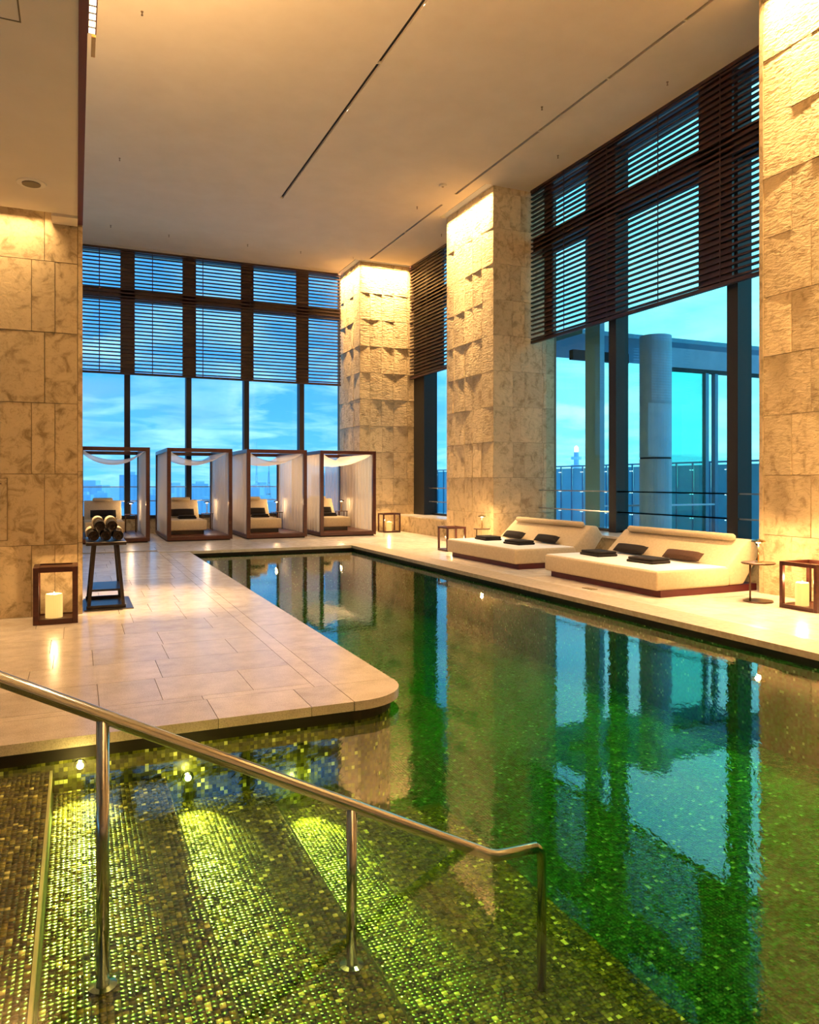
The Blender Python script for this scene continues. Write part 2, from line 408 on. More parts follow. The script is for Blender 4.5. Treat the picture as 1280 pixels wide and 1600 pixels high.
box('overflow_gap_shade', (POOL_L - .1, POOL_R + .1, POOL_F + .06, POOL_F + .16, WT, -.03), 'slot_dark', basin)
box('overflow_gap_shade', (POOL_R + .06, POOL_R + .16, POOL_N - .1, POOL_F + .16, WT, -.03), 'slot_dark', basin)
box('basin_wall', (POOL_L - .1, POOL_R + .1, POOL_F + .06, POOL_F + .16, ZB - .1, WT), 'mosaic_floor', basin)
box('basin_wall', (POOL_R + .06, POOL_R + .16, POOL_N - .1, POOL_F + .16, ZB - .1, WT), 'mosaic_floor', basin)
box('basin_wall', (-3.2, POOL_R + .16, POOL_N - .16, POOL_N - .06, ZB - .1, WT), 'mosaic_floor', basin)
box('basin_wall', (-3.3, -3.2, POOL_N - .1, DECK_F + .16, ZB - .1, WT), 'mosaic_floor', basin)
# small mosaic tesserae as real pieces on the near floor and the steps
def tesserae(name, x0, x1, y0, y1, z, mat='mosaic'):
    i0, i1 = math.ceil(x0 / PITCH), math.floor(x1 / PITCH) - 1
    j0, j1 = math.ceil(y0 / PITCH), math.floor(y1 / PITCH) - 1
    I, J = np.meshgrid(np.arange(i0, i1 + 1), np.arange(j0, j1 + 1)); I = I.ravel(); J = J.ravel(); n = len(I)
    rng = np.random.default_rng(int(abs(x0) * 100) + 3)
    g = .0013
    xa, xb = I * PITCH + g, (I + 1) * PITCH - g; ya, yb = J * PITCH + g, (J + 1) * PITCH - g
    zt = z + rng.uniform(-.0012, .0012, n); tx = rng.uniform(-.0011, .0011, n); ty = rng.uniform(-.0011, .0011, n)
    V = np.zeros((n, 8, 3))
    for k, (xx, yy, sx, sy) in enumerate(((xa, ya, -1, -1), (xb, ya, 1, -1), (xb, yb, 1, 1), (xa, yb, -1, 1))):
        V[:, k] = np.stack([xx, yy, np.full(n, z - .006)], 1)
        V[:, k + 4] = np.stack([xx, yy, zt + sx * tx + sy * ty], 1)
    fq = np.array([(4, 5, 6, 7), (0, 1, 5, 4), (1, 2, 6, 5), (2, 3, 7, 6), (3, 0, 4, 7)])
    Fi = (np.arange(n)[:, None, None] * 8 + fq[None]).reshape(-1)
    me = bpy.data.meshes.new(name)
    me.vertices.add(n * 8); me.vertices.foreach_set('co', V.reshape(-1))
    nf = n * 5
    me.loops.add(nf * 4); me.loops.foreach_set('vertex_index', Fi.astype(np.int32))
    me.polygons.add(nf); me.polygons.foreach_set('loop_start', np.arange(0, nf * 4, 4, dtype=np.int32))
    me.update(calc_edges=True); me.materials.append(M[mat])
    o = bpy.data.objects.new(name, me); C.objects.link(o); o.parent = basin; o['kind'] = 'stuff'
    return o
for i in range(5):
    tesserae('mosaic_tiles', max(STEP_X[i], -1.3), STEP_X[i+1] + (-.012 if i == 0 else .004), 1.3, DECK_F + .05, STEP_Z[i])
tesserae('mosaic_tiles', STEP_X[-1], POOL_R + .05, 1.3, 6.3, ZB, 'mosaic_deep')
# underwater step lights set in the basin wall under the deck
for k, x in enumerate((.02, .64, 1.34)):
    z = STEP_Z[k + 1] + .14
    t = thing('underwater_light', ['underwater step light beside the handrail post, over the top step', 'underwater step light between two handrail posts, over the middle step',
              'underwater step light over the lowest lit step, just under the sloping handrail'][k], 'pool light', (x, DECK_F + .055, z), group='underwater lights along the pool steps')
    mb = MB(); mb.lathe([(.034, 0), (.034, .010), (.022, .012)], 20); bz = mb.build('bezel', 'steel', t); bz.rotation_euler = (R(90), 0, 0)
    mb = MB(); mb.lathe([(.020, .010), (.020, .016), (.010, .018)], 20); mb.build('lens', 'pool_lamp', bz)
    yc = (1, .72, .20)
    spot('step_lamp', (x, DECK_F - .03, z + .05), 64, (x + .0, DECK_F - .32, STEP_Z[k+1]), angle=62, blend=.7, color=yc, radius=.02)
    spot('step_lamp', (x, DECK_F - .03, z + .05), 180, (x + .02, DECK_F - 1.5, STEP_Z[k+1] + .01), angle=22, blend=.9, color=yc, radius=.02)
    point('step_lamp_spill', (x, DECK_F - .07, z + .02), 1.6, color=yc, radius=.02)
# water body
wv = [(-3.25, POOL_N - .10), (POOL_R + .10, POOL_N - .10), (POOL_R + .10, POOL_F + .10), (POOL_L - .09, POOL_F + .10)]
wv += [(x - .07, y + .09) for x, y in reversed(arc)] + [(-3.25, DECK_F + .09)]
wat = MB().prism(wv, ZB - .08, ZW).build('pool_water', 'pool_water')
tag(wat, 'still clear green pool water mirroring windows and pillars', 'water', kind='stuff')

# ================================================================== FLOORS
def deck_piece(parent, x0, x1, y0, y1, z0=-.03, z1=0., gap=.0022, name='tile', bev=0, mat='deck_tile'):
    return MB().box(x0 + gap, x1 - gap, y0 + gap, y1 - gap, z0, z1).build(name, mat, parent, bevel=bev, seg=1)
rngF = random.Random(11)
def field(parent, x0, x1, y0, y1, row, wmin, wmax, skip=None):
    y = y0
    while y < y1 - .05:
        yb = min(y + row, y1); x = x0 - rngF.random() * wmin * .8
        while x < x1 - .02:
            wd = rngF.uniform(wmin, wmax); xa, xb = max(x, x0), min(x + wd, x1)
            if x1 - xb < .12: xb = x1
            if xb - xa > .05 and not (skip and skip(xa, xb, y, yb)): deck_piece(parent, xa, xb, y, yb)
            x = xb if xb == x1 else x + wd
        y = yb
fl = thing('floor_left', 'pale polished limestone pool deck with a rounded corner', 'floor', kind='structure')
CP = .47
base = MB().prism([(-6, DECK_F + .08)] + [(x - .08, y + .08) for x, y in arc] + [(POOL_L - .08, POOL_F + .08), (POOL_R + .1, POOL_F + .08), (POOL_R + .1, YF + .3), (-6, YF + .3)], -.2, -.012)
base.build('deck_bed', 'deck_joint', fl)
CT = -.062
xs = [-3.2, -2.37, -1.74, -1.1, -.45, .18, .82, 1.43, POOL_L - CP]
for a, b in zip(xs, xs[1:]): deck_piece(fl, a, b, DECK_F, DECK_F + CP, CT, name='coping_slab')
corner = [(POOL_L - CP + .0035, DECK_F)] + arc + [(POOL_L, DECK_F + CP - .0035), (POOL_L - CP + .0035, DECK_F + CP - .0035)]
MB().prism(corner, CT, 0).build('coping_slab', 'deck_tile', fl)
y = DECK_F + CP
ys = [y]
while ys[-1] < POOL_F - .3: ys.append(min(ys[-1] + 1.25, POOL_F))
for a, b in zip(ys, ys[1:]):
    deck_piece(fl, POOL_L - CP, POOL_L, a, b, CT, name='coping_slab')
    deck_piece(fl, POOL_L - CP - .14, POOL_L - CP, a, b, name='border_strip')
xs = [POOL_L - CP - .14, POOL_L, 3.1, 4.0, 4.95, POOL_R]
for a, b in zip(xs, xs[1:]): deck_piece(fl, a, b, POOL_F, POOL_F + CP, CT, name='coping_slab')
x = -3.2
while x < POOL_L - CP - .2:
    deck_piece(fl, x, min(x + .8, POOL_L - CP - .14), DECK_F + CP, DECK_F + CP + .1, name='border_strip'); x += .8
field(fl, -3.2, POOL_L - CP - .14, DECK_F + CP + .1, 16.9, .62, .28, .95,
      skip=lambda xa, xb, ya, yb: xb < .05 and ya > WALL_Y + .1 and yb < 12.4)
field(fl, -2.0, POOL_R, POOL_F + CP, YF, .9, .7, 1.3)
frt = thing('floor_right', 'pale limestone strip of deck between the pool and the windows', 'floor', kind='structure')
box('deck_bed', (POOL_R + .1, 10.2, -5, YF + .3, -.2, -.012), 'deck_joint', frt)
y = -4.5
while y < POOL_F + CP:
    deck_piece(frt, POOL_R, POOL_R + CP, y, min(y + 1.25, POOL_F + CP), CT, name='coping_slab', mat='coping_honed')
    deck_piece(frt, POOL_R + CP, POOL_R + CP + .12, y, min(y + 1.25, POOL_F + CP), name='border_strip'); y += 1.25
field(frt, POOL_R + CP + .12, 8.95, -3.5, POOL_F + CP, .9, .7, 1.3)
field(frt, POOL_R, 8.95, POOL_F + CP, YF, .9, .7, 1.3)
MB().cbox((6.55, 8.62, .004), (.10, .22, .008)).build('drain_cover', 'grille', frt)
fn = thing('floor_near', 'limestone deck at the near end of the pool', 'floor', kind='structure')
box('deck_bed', (-6, POOL_R, -5, POOL_N - .05, -.2, -.012), 'deck_joint', fn)
field(fn, -4, POOL_R, -4.5, POOL_N, 1.1, 1.0, 1.6)

# ================================================================== CEILING
ceil = thing('ceiling', 'smooth warm cream plaster ceiling high above the pool', 'ceiling', kind='structure')
X0C, X1C, Y0C, Y1C = -.3, 10.1, -5., YF + .35
slots = [(4.295, 4.365, -5., 17.15, 'slot_dark'), (7.865, 7.925, -5., 15.3, 'grille'), (7.865, 7.925, 16.0, 20.75, 'grille'),
         (.4, 7.2, YF - .62, YF - .585, 'grille'),
         (7.5, 7.66, 21.0, YF - .1, None), (7.66, 9.3, 20.92, 21.06, None),
         (XP - .20, XP - .04, 14.5, 16.8, None), (XP - .20, XP - .04, -.6, 7.4, None)]
bx = sorted({X0C, X1C, *[s[0] for s in slots], *[s[1] for s in slots]}); by = sorted({Y0C, Y1C, *[s[2] for s in slots], *[s[3] for s in slots]})
mb = MB()
for a, b in zip(bx, bx[1:]):
    run = None
    for c, d in zip(by, by[1:]):
        mx, my = (a + b) / 2, (c + d) / 2
        hole = any(s[0] < mx < s[1] and s[2] < my < s[3] for s in slots)
        if not hole: run = (run[0], d) if run else (c, d)
        if (hole or d == Y1C) and run:
            mb.box(a, b, run[0], run[1], ZC, ZC + .12); run = None
mb.build('ceiling_board', 'plaster', ceil)
for s in slots:
    if s[4]: box('slot', (s[0], s[1], s[2], s[3], ZC + .05, ZC + .11), s[4], ceil)
for s in slots:
    if s[4] is None:
        lx = (s[1] - s[0]) < (s[3] - s[2])
        b = (s[0] - .03, s[0] - .01, s[2], s[3], ZC + .125, ZC + .15) if lx else (s[0], s[1], s[2] - .03, s[2] - .01, ZC + .125, ZC + .15)
        box('led_tape', b, 'led', ceil)
for y in (11.0,):
    box('slot_clip', (4.29, 4.37, y, y + .015, ZC - .002, ZC + .05), 'plaster', ceil)
for y in (8.2, 9.9, 11.9, 18.2):
    box('slot_clip', (7.86, 7.93, y, y + .03, ZC - .002, ZC + .05), 'plaster', ceil)
box('ceiling_slab', (X0C, X1C, Y0C, Y1C, ZC + .2, ZC + .35), 'plaster', ceil)
low = thing('ceiling_lower', 'low cream plaster ceiling over the left side with dark red edge', 'ceiling', kind='structure')
box('ceiling_board', (-6, .012, -5, WALL_Y - .28, ZS, ZS + .12), 'plaster', low)
box('ceiling_board', (-.25, .012, WALL_Y - .28, WALL_Y - .002, ZS - .03, ZS + .12), 'plaster', low)
box('ceiling_slab', (-6, .012, -5, WALL_Y, ZS + .2, ZS + .3), 'plaster', low)
box('edge_trim', (.012, .065, -5, WALL_Y - .002, ZS - .01, ZS + .35), 'red_lacquer', low)
mb = MB(); mb.box(-1.02, -.32, 5.35, 5.36, ZS - .003, ZS + .01)
mb.box(-.33, -.32, 4.4, 5.36, ZS - .003, ZS + .01); mb.build('access_panel_seam', 'grille', low)
tag(sbox('wall_upper', (-.3, .0, -5, WALL_Y, ZS + .3, ZC), 'plaster'), 'plaster wall above the low ceiling', 'wall')

# ================================================================== STONE WALLS
rngS = random.Random(5)
ROW = .79
def panel(parent, o, s, n, s0, s1, z0, z1, d, mat, g=.003):
    """o origin, s unit along wall, n outward normal; d = corner depths (bl, br, tr, tl)"""
    o, s, n = Vector(o), Vector(s), Vector(n); U = Vector((0, 0, 1))
    mb = MB(); v = []
    for dd in (-.03, None):
        for (a, z), k in (((s0 + g, z0 + g), 0), ((s1 - g, z0 + g), 1), ((s1 - g, z1 - g), 2), ((s0 + g, z1 - g), 3)):
            v.append(o + s * a + U * z + n * (dd if dd is not None else d[k]))
    mid = o + s * ((s0+s1)/2) + U * ((z0+z1)/2) + n * (sum(d) / 4); v.append(mid)
    mb.quadmesh(v, [(0, 3, 2, 1), (0, 1, 5, 4), (1, 2, 6, 5), (2, 3, 7, 6), (3, 0, 4, 7), (4, 5, 8), (5, 6, 8), (6, 7, 8), (7, 4, 8)])
    return mb.build('stone_panel', mat, parent)
def clad(parent, o, s, n, length, zt, cols, mat, tilt, jig=.002, hook=None):
    nrow = math.ceil(zt / ROW)
    for r in range(nrow):
        z0, z1 = r * ROW, min((r + 1) * ROW, zt)
        if z1 - z0 < .1: continue
        base = cols[r % 2]
        for a, b in zip(base, base[1:]):
            if hook and hook(parent, r, a, b, z0, z1): continue
            j = rngS.uniform(0, jig)
            bl = br = j
            if tilt and rngS.random() < .75:
                big = rngS.uniform(.3, 1) * tilt
                if rngS.random() < .75: br += big
                else: bl += big
            panel(parent, o, s, n, a, b, z0, z1, (bl, br, j, j), mat)
def columns(length, n, rnd):
    e = sorted([0, length] + [length * (i + rnd.uniform(-.3, .3)) / n for i in range(1, n)]); return e
# left wall
wl = thing('wall_left', 'mottled limestone clad wall beside the cube lantern', 'wall', kind='structure')
box('wall_core', (-6, .06, WALL_Y + .03, 12.4, 0, ZC), 'stone_joint', wl)
Lc = 6.0  # s runs from x=-6 to x=0.005
def lcols(shift):
    # right-hand end measured from the photograph, x positions
    xs = [.012, -.325, -.80, -1.28, -1.9, -2.5, -3.1] if shift else [.012, -.22, -.455, -.93, -1.4, -2.0, -2.7, -3.1]
    return sorted(x + 6 for x in xs)
def hatch(parent, r, a, b, z0, z1): return False
clad(wl, (-6, WALL_Y + .02, 0), (1, 0, 0), (0, -1, 0), Lc, ZS + .19, [lcols(0), lcols(1)], 'stone_honed', 0, .007)
for r in range(6):
    panel(wl, (0, WALL_Y + .02, 0), (1, 0, 0), (0, -1, 0), .012, .066, r * ROW * 1.02, min((r + 1) * ROW * 1.02, ZS - .02), (.0, .0, .0, .0), 'stone_honed')
box('wall_core', (-6, .066, WALL_Y + .021, 12.4, ZS + .3, ZC), 'plaster', wl)
# service panel with sign marks, cut by the frame edge
hx1 = -.695
hp = MB().box(hx1 - .8, hx1, WALL_Y + .0, WALL_Y + .012, .86, 1.53).build('service_panel', 'stone_honed', wl)
mb = MB(); mb.box(hx1, hx1 + .008, WALL_Y - .003, WALL_Y + .012, .855, 1.538); mb.box(hx1 - .8, hx1 + .008, WALL_Y - .003, WALL_Y + .012, 1.53, 1.538); mb.box(hx1 - .8, hx1 + .008, WALL_Y - .003, WALL_Y + .012, .852, .86)
mb.build('panel_seam', 'stone_joint', hp)
mb = MB(); mb.box(-1.1, hx1 - .05, WALL_Y - .006, WALL_Y + .002, 1.468, 1.478); mb.box(-1.1, hx1 - .115, WALL_Y - .006, WALL_Y + .002, 1.437, 1.457)
mb.build('sign_mark', 'sign_dark', hp)
# right pillars
pillars = []
def pillar(label, core, faces):
    p = thing('stone_pillar', label, 'pillar', kind='structure')
    box('pillar_core', core, 'stone_joint', p)
    for (o, s, n, L, ncol, tilt) in faces:
        ca, cb = columns(L, ncol, rngS), columns(L, ncol, rngS)
        clad(p, o, s, n, L, ZC + .14, [ca, cb], 'stone_chiselled', tilt, .0012)
    return p
P1X, P1Y = 7.7, 21.1
pillar('limestone pillar in the far corner beside the curtained cabanas', (P1X + .03, 9.9, P1Y + .03, YF + .3, 0, ZC + .2),
       [((P1X, YF, 0), (0, -1, 0), (-1, 0, 0), YF - P1Y - .002, 4, .018), ((P1X, P1Y, 0), (1, 0, 0), (0, -1, 0), 1.95, 5, .018)])
pillar('broad limestone pillar behind the daybeds between two windows', (XP + .03, 10.1, 14.53, 16.78, 0, ZC + .2),
       [((XP, 16.8, 0), (0, -1, 0), (-1, 0, 0), 2.298, 5, .019), ((XP, 14.5, 0), (1, 0, 0), (0, -1, 0), 1.6, 4, 0)])
pillar('chiselled limestone pillar behind the side table and candle lantern', (XP + .03, 10.1, -.6, 7.37, 0, ZC + .2),
       [((XP, 7.34, 0), (0, -1, 0), (-1, 0, 0), 7.9, 13, .019)])
box('corner_trim', (XP - .012, XP + .04, 7.34, 7.40, 0, ZC), 'stone_honed', [o for o in C.objects if o.name.startswith('stone_pillar')][-1])
# low walls below the right-hand windows
for i, (a, b) in enumerate(((16.8, P1Y), (7.4, 14.5))):
    lw = tag(MB().box(8.95, 10.1, a, b, 0, .46).build('wall_sill', 'stone_honed'), ['low stone wall under the narrow side window', 'low stone wall under the wide window behind the daybeds'][i], 'wall', kind='structure')
    box('sill_slab', (8.90, 10.1, a, b, .46, .50), 'deck_tile', lw)
lw = tag(MB().box(-2.5, 7.7, YF - .12, YF + .3, 0, .43).build('wall_sill', 'stone_honed'), 'low stone wall under the far window', 'wall', kind='structure')
box('sill_slab', (-2.5, 7.7, YF - .16, YF + .3, .43, .47), 'frame_black', lw)
# closing walls out of the picture
tag(sbox('wall_back', (-6, 10.2, -5.2, -5, 0, ZC + .2), 'plaster'), 'plain plaster wall behind the near deck', 'wall')
tag(sbox('wall_side', (-6.2, -6, -5.2, 12.4, -.2, ZC + .2), 'plaster'), 'plain plaster wall on the open left side', 'wall')
tag(sbox('wall_corner', (-2.7, -2.5, 12.4, YF + .3, 0, ZC + .2), 'plaster'), 'plain plaster wall left of the cabanas', 'wall')
tag(sbox('wall_right', (10.0, 10.2, -5.2, -.6, 0, ZC + .2), 'plaster'), 'plain plaster wall near the pool end', 'wall')

# ================================================================== WINDOWS
TR0, TR1 = 6.62, 6.96
def window(name, label, axis, fixed, a0, a1, mull, mw, sill, paneM, rails, board_w, depth=.22):
    """axis 'x': window runs along x at y=fixed; axis 'y': runs along y at x=fixed (outside is +)"""
    wnd = thing(name, label, 'window', kind='structure')
    def bb(nm, s0, s1, d0, d1, z0, z1, mat, **k):
        b = (s0, s1, fixed + d0, fixed + d1, z0, z1) if axis == 'x' else (fixed + d0, fixed + d1, s0, s1, z0, z1)
        return box(nm, b, mat, wnd, **k)
    cuts = [a0] + mull + [a1]
    for m_ in mull:
        bb('mullion', m_ - mw/2, m_ + mw/2, -depth, .08, sill, ZC, 'frame_black')
    bb('transom', a0, a1, -.10, .06, TR0, TR1, 'frame_black')
    bb('bottom_frame', a0, a1, -.08, .06, sill, sill + .05, 'frame_black')
    bb('top_frame', a0, a1, -.08, .06, ZC - .04, ZC + .02, 'frame_black')
    for p, q in zip(cuts, cuts[1:]):
        for z0, z1 in ((sill, TR0), (TR1, ZC)):
            bb('pane', p + .01, q - .01, -.005, .012, z0, z1, paneM)
        for zr in rails:
            bb('rail', p, q, -.19, -.16, zr - .012, zr + .012, 'rail_metal')
    return wnd, bb
farm = [-2.05, -.37, 1.32, 3.005, 4.69, 6.40]
window('window_1', 'far window wall with dark mullions looking over the city', 'x', YF, -2.5, 7.7, farm, .15, .47, 'glass_clear', (.94, 1.34), .34)
w2, bb2 = window('window_2', 'narrow side window between the two far pillars', 'y', XG, 16.8, P1Y, [], .2, .50, 'glass_cyan', (.90, 1.30), .4)
bb2('jamb', 20.35, P1Y, -.35, .08, .5, ZC, 'frame_black'); bb2('jamb', 16.8, 17.15, -.3, .08, .5, ZC, 'frame_black')
bm_ = [11.9, 8.95]
w3, bb3 = window('window_3', 'wide floor-to-ceiling window behind the two daybeds', 'y', XG, 7.4, 14.5, bm_, .22, .50, 'glass_cyan', (.90, 1.30), .4, depth=.22)
bb3('fin', 12.95, 13.45, .30, .42, -.2, ZC, 'fin_metal')

# wooden louvre blinds, every slat on its own
def blind(label, axis, fixed, a0, a1, boards, ZBL=4.53):
    t = thing('louvre_blind', label, 'blind', group='wooden louvre blinds over the upper windows')
    def bb(nm, s0, s1, d0, d1, z0, z1, mat='blind_wood'):
        b = (s0, s1, fixed + d0, fixed + d1, z0, z1) if axis == 'x' else (fixed + d0, fixed + d1, s0, s1, z0, z1)
        return box(nm, b, mat, t)
    n = 33; pitch = (ZC - .06 - ZBL) / n
    first = None
    for i in range(n):
        z = ZBL + .07 + i * pitch
        if first is None: first = bb('slat', a0, a1, -.03, .03, z - .016, z + .016); z_first = z
        else:
            o = first.copy(); C.objects.link(o); o.location.z = z - z_first
    bb('bottom_rail', a0, a1, -.035, .035, ZBL - .03, ZBL + .03)
    bb('head_rail', a0, a1, -.04, .04, ZC - .06, ZC - .001)
    for (b0, b1) in boards: bb('batten', b0, b1, .035, .075, ZBL, ZC - .06)
    bb('cross_batten', a0, a1, .035, .09, TR0 + .02, TR1 - .02)
    k = a0 + .18
    while k < a1: bb('ladder_tape', k - .012, k + .012, -.034, -.030, ZBL, ZC - .06); k += 1.4
    return t
blind('dark red louvre blind across the top of the far window', 'x', YF - .34, -2.4, 7.62, [(m_ - .19, m_ + .19) for m_ in farm])
blind('dark red louvre blind over the narrow side window between the far pillars', 'y', 9.32, 16.85, P1Y - .05, [(17.2, 17.9), (18.9, 20.4)], 4.62)
blind('dark red louvre blind over the wide window behind the daybeds', 'y', 9.38, 7.40, 14.44, [(11.6, 12.45), (8.80, 9.50), (13.7, 14.0)], 4.62)

# ================================================================== HANDRAIL
YR = 2.95
hr = thing('handrail', 'polished steel handrail sloping down into the pool steps', 'handrail', (.087, YR, STEP_Z[1]))
loc = hr.location
def L_(x, z, y=YR): return (x - loc.x, y - loc.y, z - loc.z)
slope = -.512
zr = lambda x: .650 + slope * (x - .087)
path = [L_(-1.5, zr(-1.5)), L_(-.6, zr(-.6)), L_(.087, zr(.087)), L_(1.04, zr(1.04)), L_(1.62, zr(1.62)), L_(1.68, zr(1.68)), L_(1.73, zr(1.70) - .008), L_(1.94, zr(1.70) - .012)]
MB().tube(path[:6] + path[6:], .026, 16).build('rail', 'steel', hr, smooth=True)
for x, zb in ((.087, STEP_Z[1]), (1.04, STEP_Z[2])):
    po = MB().tube([L_(x, zb), L_(x, zr(x) - .01)], .0225, 16).build('post', 'steel', hr, smooth=True)
    MB().lathe([(.05, 0), (.05, .006), (.03, .012)], 20, L_(x, zb)).build('flange', 'steel', po)
z3 = zr(1.70) - .012
MB().tube([L_(1.90, z3), L_(1.945, z3 - .004), L_(1.965, z3 - .025), L_(1.97, z3 - .07), L_(1.97, STEP_Z[4])], .022, 14).build('post', 'steel', hr, smooth=True)
MB().tube([L_(-1.5, zr(-1.5)), L_(-1.5, STEP_Z[0])], .0225, 16).build('post', 'steel', hr, smooth=True)

# ================================================================== FURNITURE
def lantern(loc, sx, sy, sz, label, bar=.045, candle=(0, 0), ch=.26, cr=.075, light=6, rz=0, top=True):
    t = thing('candle_lantern', label, 'lantern', loc, rz, group='wooden cube lanterns with candles')
    for i, (u, v) in enumerate(((-1, -1), (1, -1), (1, 1), (-1, 1))):
        MB().cbox((u * (sx - bar) / 2, v * (sy - bar) / 2, sz / 2), (bar, bar, sz)).build('post', 'red_wood', t, bevel=.004, seg=1)
    for z in (bar / 2, sz - bar / 2):
        for u in (-1, 1):
            MB().cbox((u * (sx - bar) / 2, 0, z), (bar, sy - 2 * bar, bar)).build('crossbar', 'red_wood', t)
            MB().cbox((0, u * (sy - bar) / 2, z), (sx - 2 * bar, bar, bar)).build('crossbar', 'red_wood', t)
    MB().cbox((0, 0, bar * .55), (sx - 2 * bar, sy - 2 * bar, bar * .6)).build('base_board', 'red_wood', t)
    if top: MB().cbox((0, 0, sz - bar * .4), (sx - 2 * bar, sy - 2 * bar, bar * .4)).build('top_board', 'red_wood', t)
    else:
        for u in (-1, 1): MB().cbox((0, u * (sy / 2 - bar * .5), sz / 2), (sx - 2 * bar, .004, sz - 2 * bar)).build('pane', 'glass_lantern', t)
    c = thing('candle', label='glowing pillar candle in the lantern ' + label.split(' with ')[0].split('lantern ')[1], cat='candle',
              loc=(loc[0] + candle[0], loc[1] + candle[1], bar * .86), group='glowing pillar candles')
    wx = MB().lathe([(cr, 0), (cr, ch * .96), (cr * .93, ch), (cr * .80, ch), (cr * .72, ch - .035), (.008, ch - .04)], 24).build('wax', 'candle_wax', c, smooth=False)
    MB().lathe([(.003, ch - .045), (.003, ch - .02)], 6).build('wick', 'sign_dark', wx)
    MB().lathe([(.002, ch - .02), (.008, ch - .008), (.005, ch + .01), (.001, ch + .022)], 8).build('flame', 'flame_led', wx)
    point('candle_lamp', (0, 0, ch + .03), light, parent=c, radius=.03)
    return t
lantern((-.20, 8.96, 0), .43, .43, .60, 'dark red cube lantern standing against the mottled left wall with a candle', bar=.055, candle=(-.02, -.03), ch=.25, cr=.085, light=4)
lantern((7.93, 6.22, 0), .50, .50, .55, 'dark red cube lantern beside the round side table with a candle', bar=.045, candle=(-.11, .05), ch=.27, light=12, top=False)
lantern((8.45, 20.65, 0), .55, .45, .56, 'dark red cube lantern at the foot of the far pillar with a candle', bar=.04, ch=.27, cr=.085, light=6, top=False)
lantern((7.45, 14.62, 0), .46, .46, .52, 'dark red cube lantern at the end of the farther daybed with a candle', bar=.04, candle=(.05, .05), ch=.2, light=4, top=False)

def side_table(loc, label, d=.17, h=.49, light=9, lampl='', wall=(1, 0)):
    t = thing('side_table', label, 'table', loc, group='small round side tables')
    MB().lathe([(d, 0), (d, .012), (d * .97, .018)], 28).build('base', 'bronze', t)
    MB().tube([(-d * .8, 0, .012), (-d * .8, 0, h - .01)], .011, 10).build('stem', 'bronze', t, smooth=True)
    MB().lathe([(d * 1.12, h - .018), (d * 1.15, h - .008), (d * 1.12, h)], 28).build('tabletop', 'bronze', t)
    lp = thing('table_lamp', lampl, 'lamp', (loc[0], loc[1], h), group='small brass table lamps')
    MB().lathe([(.045, 0), (.045, .008), (.012, .014)], 20).build('base', 'brass', lp)
    MB().tube([(0, 0, .01), (0, 0, .26)], .009, 10).build('stem', 'brass', lp, smooth=True)
    sh = MB().lathe([(.085, .255), (.082, .270), (.030, .288), (.006, .292)], 24).build('shade', 'brass', lp)
    MB().lathe([(.026, .240), (.026, .254)], 16).build('light_disc', 'flame_led', sh)
    point('table_lamp_bulb', (0, 0, .225), light, parent=lp, radius=.02)
    return t
side_table((7.78, 6.86, 0), 'small bronze side table with round base beside the candle lantern', d=.175, light=65,
           lampl='small brass lamp glowing on the side table against the chiselled pillar')
side_table((7.95, 14.18, 0), 'small bronze side table standing behind the farther daybed', d=.16, light=50,
           lampl='small brass lamp glowing behind the farther daybed')

def bolster(L, r, axis='y'):
    mb = MB(); n = 8
    pts = [(-L/2, r*.4), (-L/2 + .01, r*.75), (-L/2 + .035, r)] ; pts += [(L/2 - .035, r), (L/2 - .01, r*.75), (L/2, r*.4)]
    path = [((p, 0, 0) if axis == 'x' else (0, p, 0)) for p, _ in pts]
    return mb.tube(path, [q for _, q in pts], 14)
def pillow(wx, wy, h):
    mb = MB()
    def top(sg):
        def fn(u, v):
            a, b = 2*u - 1, 2*v - 1
            e = max(0., (1 - abs(a)**4) * (1 - abs(b)**4)) ** .45
            return (a * wx/2, b * wy/2, h/2 + sg * e * h/2)
        return fn
    mb.grid(top(1), 12, 10); mb.grid(lambda u, v: top(-1)(1 - u, v), 12, 10)
    return mb
def wedge(prof, y0, y1, name, mat, parent, bevel=.03):
    return MB().hexa([(x, y0, z) for x, z in prof], [(x, y1, z) for x, z in prof]).build(name, mat, parent, smooth=True, bevel=bevel, seg=3)
def daybed(y0, y1, label):
    t = thing('daybed', label, 'daybed', (6.78, y0, 0), group='double daybeds beside the pool')
    L = y1 - y0
    MB().box(.10, 1.80, .04, L - .04, 0, .095).build('plinth', 'red_lacquer', t, bevel=.004, seg=1)
    mt = MB().box(0, 1.26, 0, L, .095, .345).build('mattress', 'fabric_cream', t, smooth=True, bevel=.03, seg=3)
    MB().box(.025, 1.24, .025, L - .025, .338, .352).build('cover_sheet', 'fabric_white', mt, smooth=True, bevel=.004, seg=1)
    bk = wedge([(1.26, .10), (1.20, .35), (1.59, .71), (1.72, .70), (1.84, .52), (1.52, .10)], 0, L, 'backrest', 'fabric_cream', t, .035)
    b = bolster(L - .35, .05); o = b.build('bolster', 'fabric_cream', bk, smooth=True); o.location = (1.53, L/2, .725)
    return t
BEDS = ((7.55, 10.08), (10.95, 13.52))
BLAB = ('cream double daybed next to the side table and lantern', 'cream double daybed nearer the broad pillar and far corner')
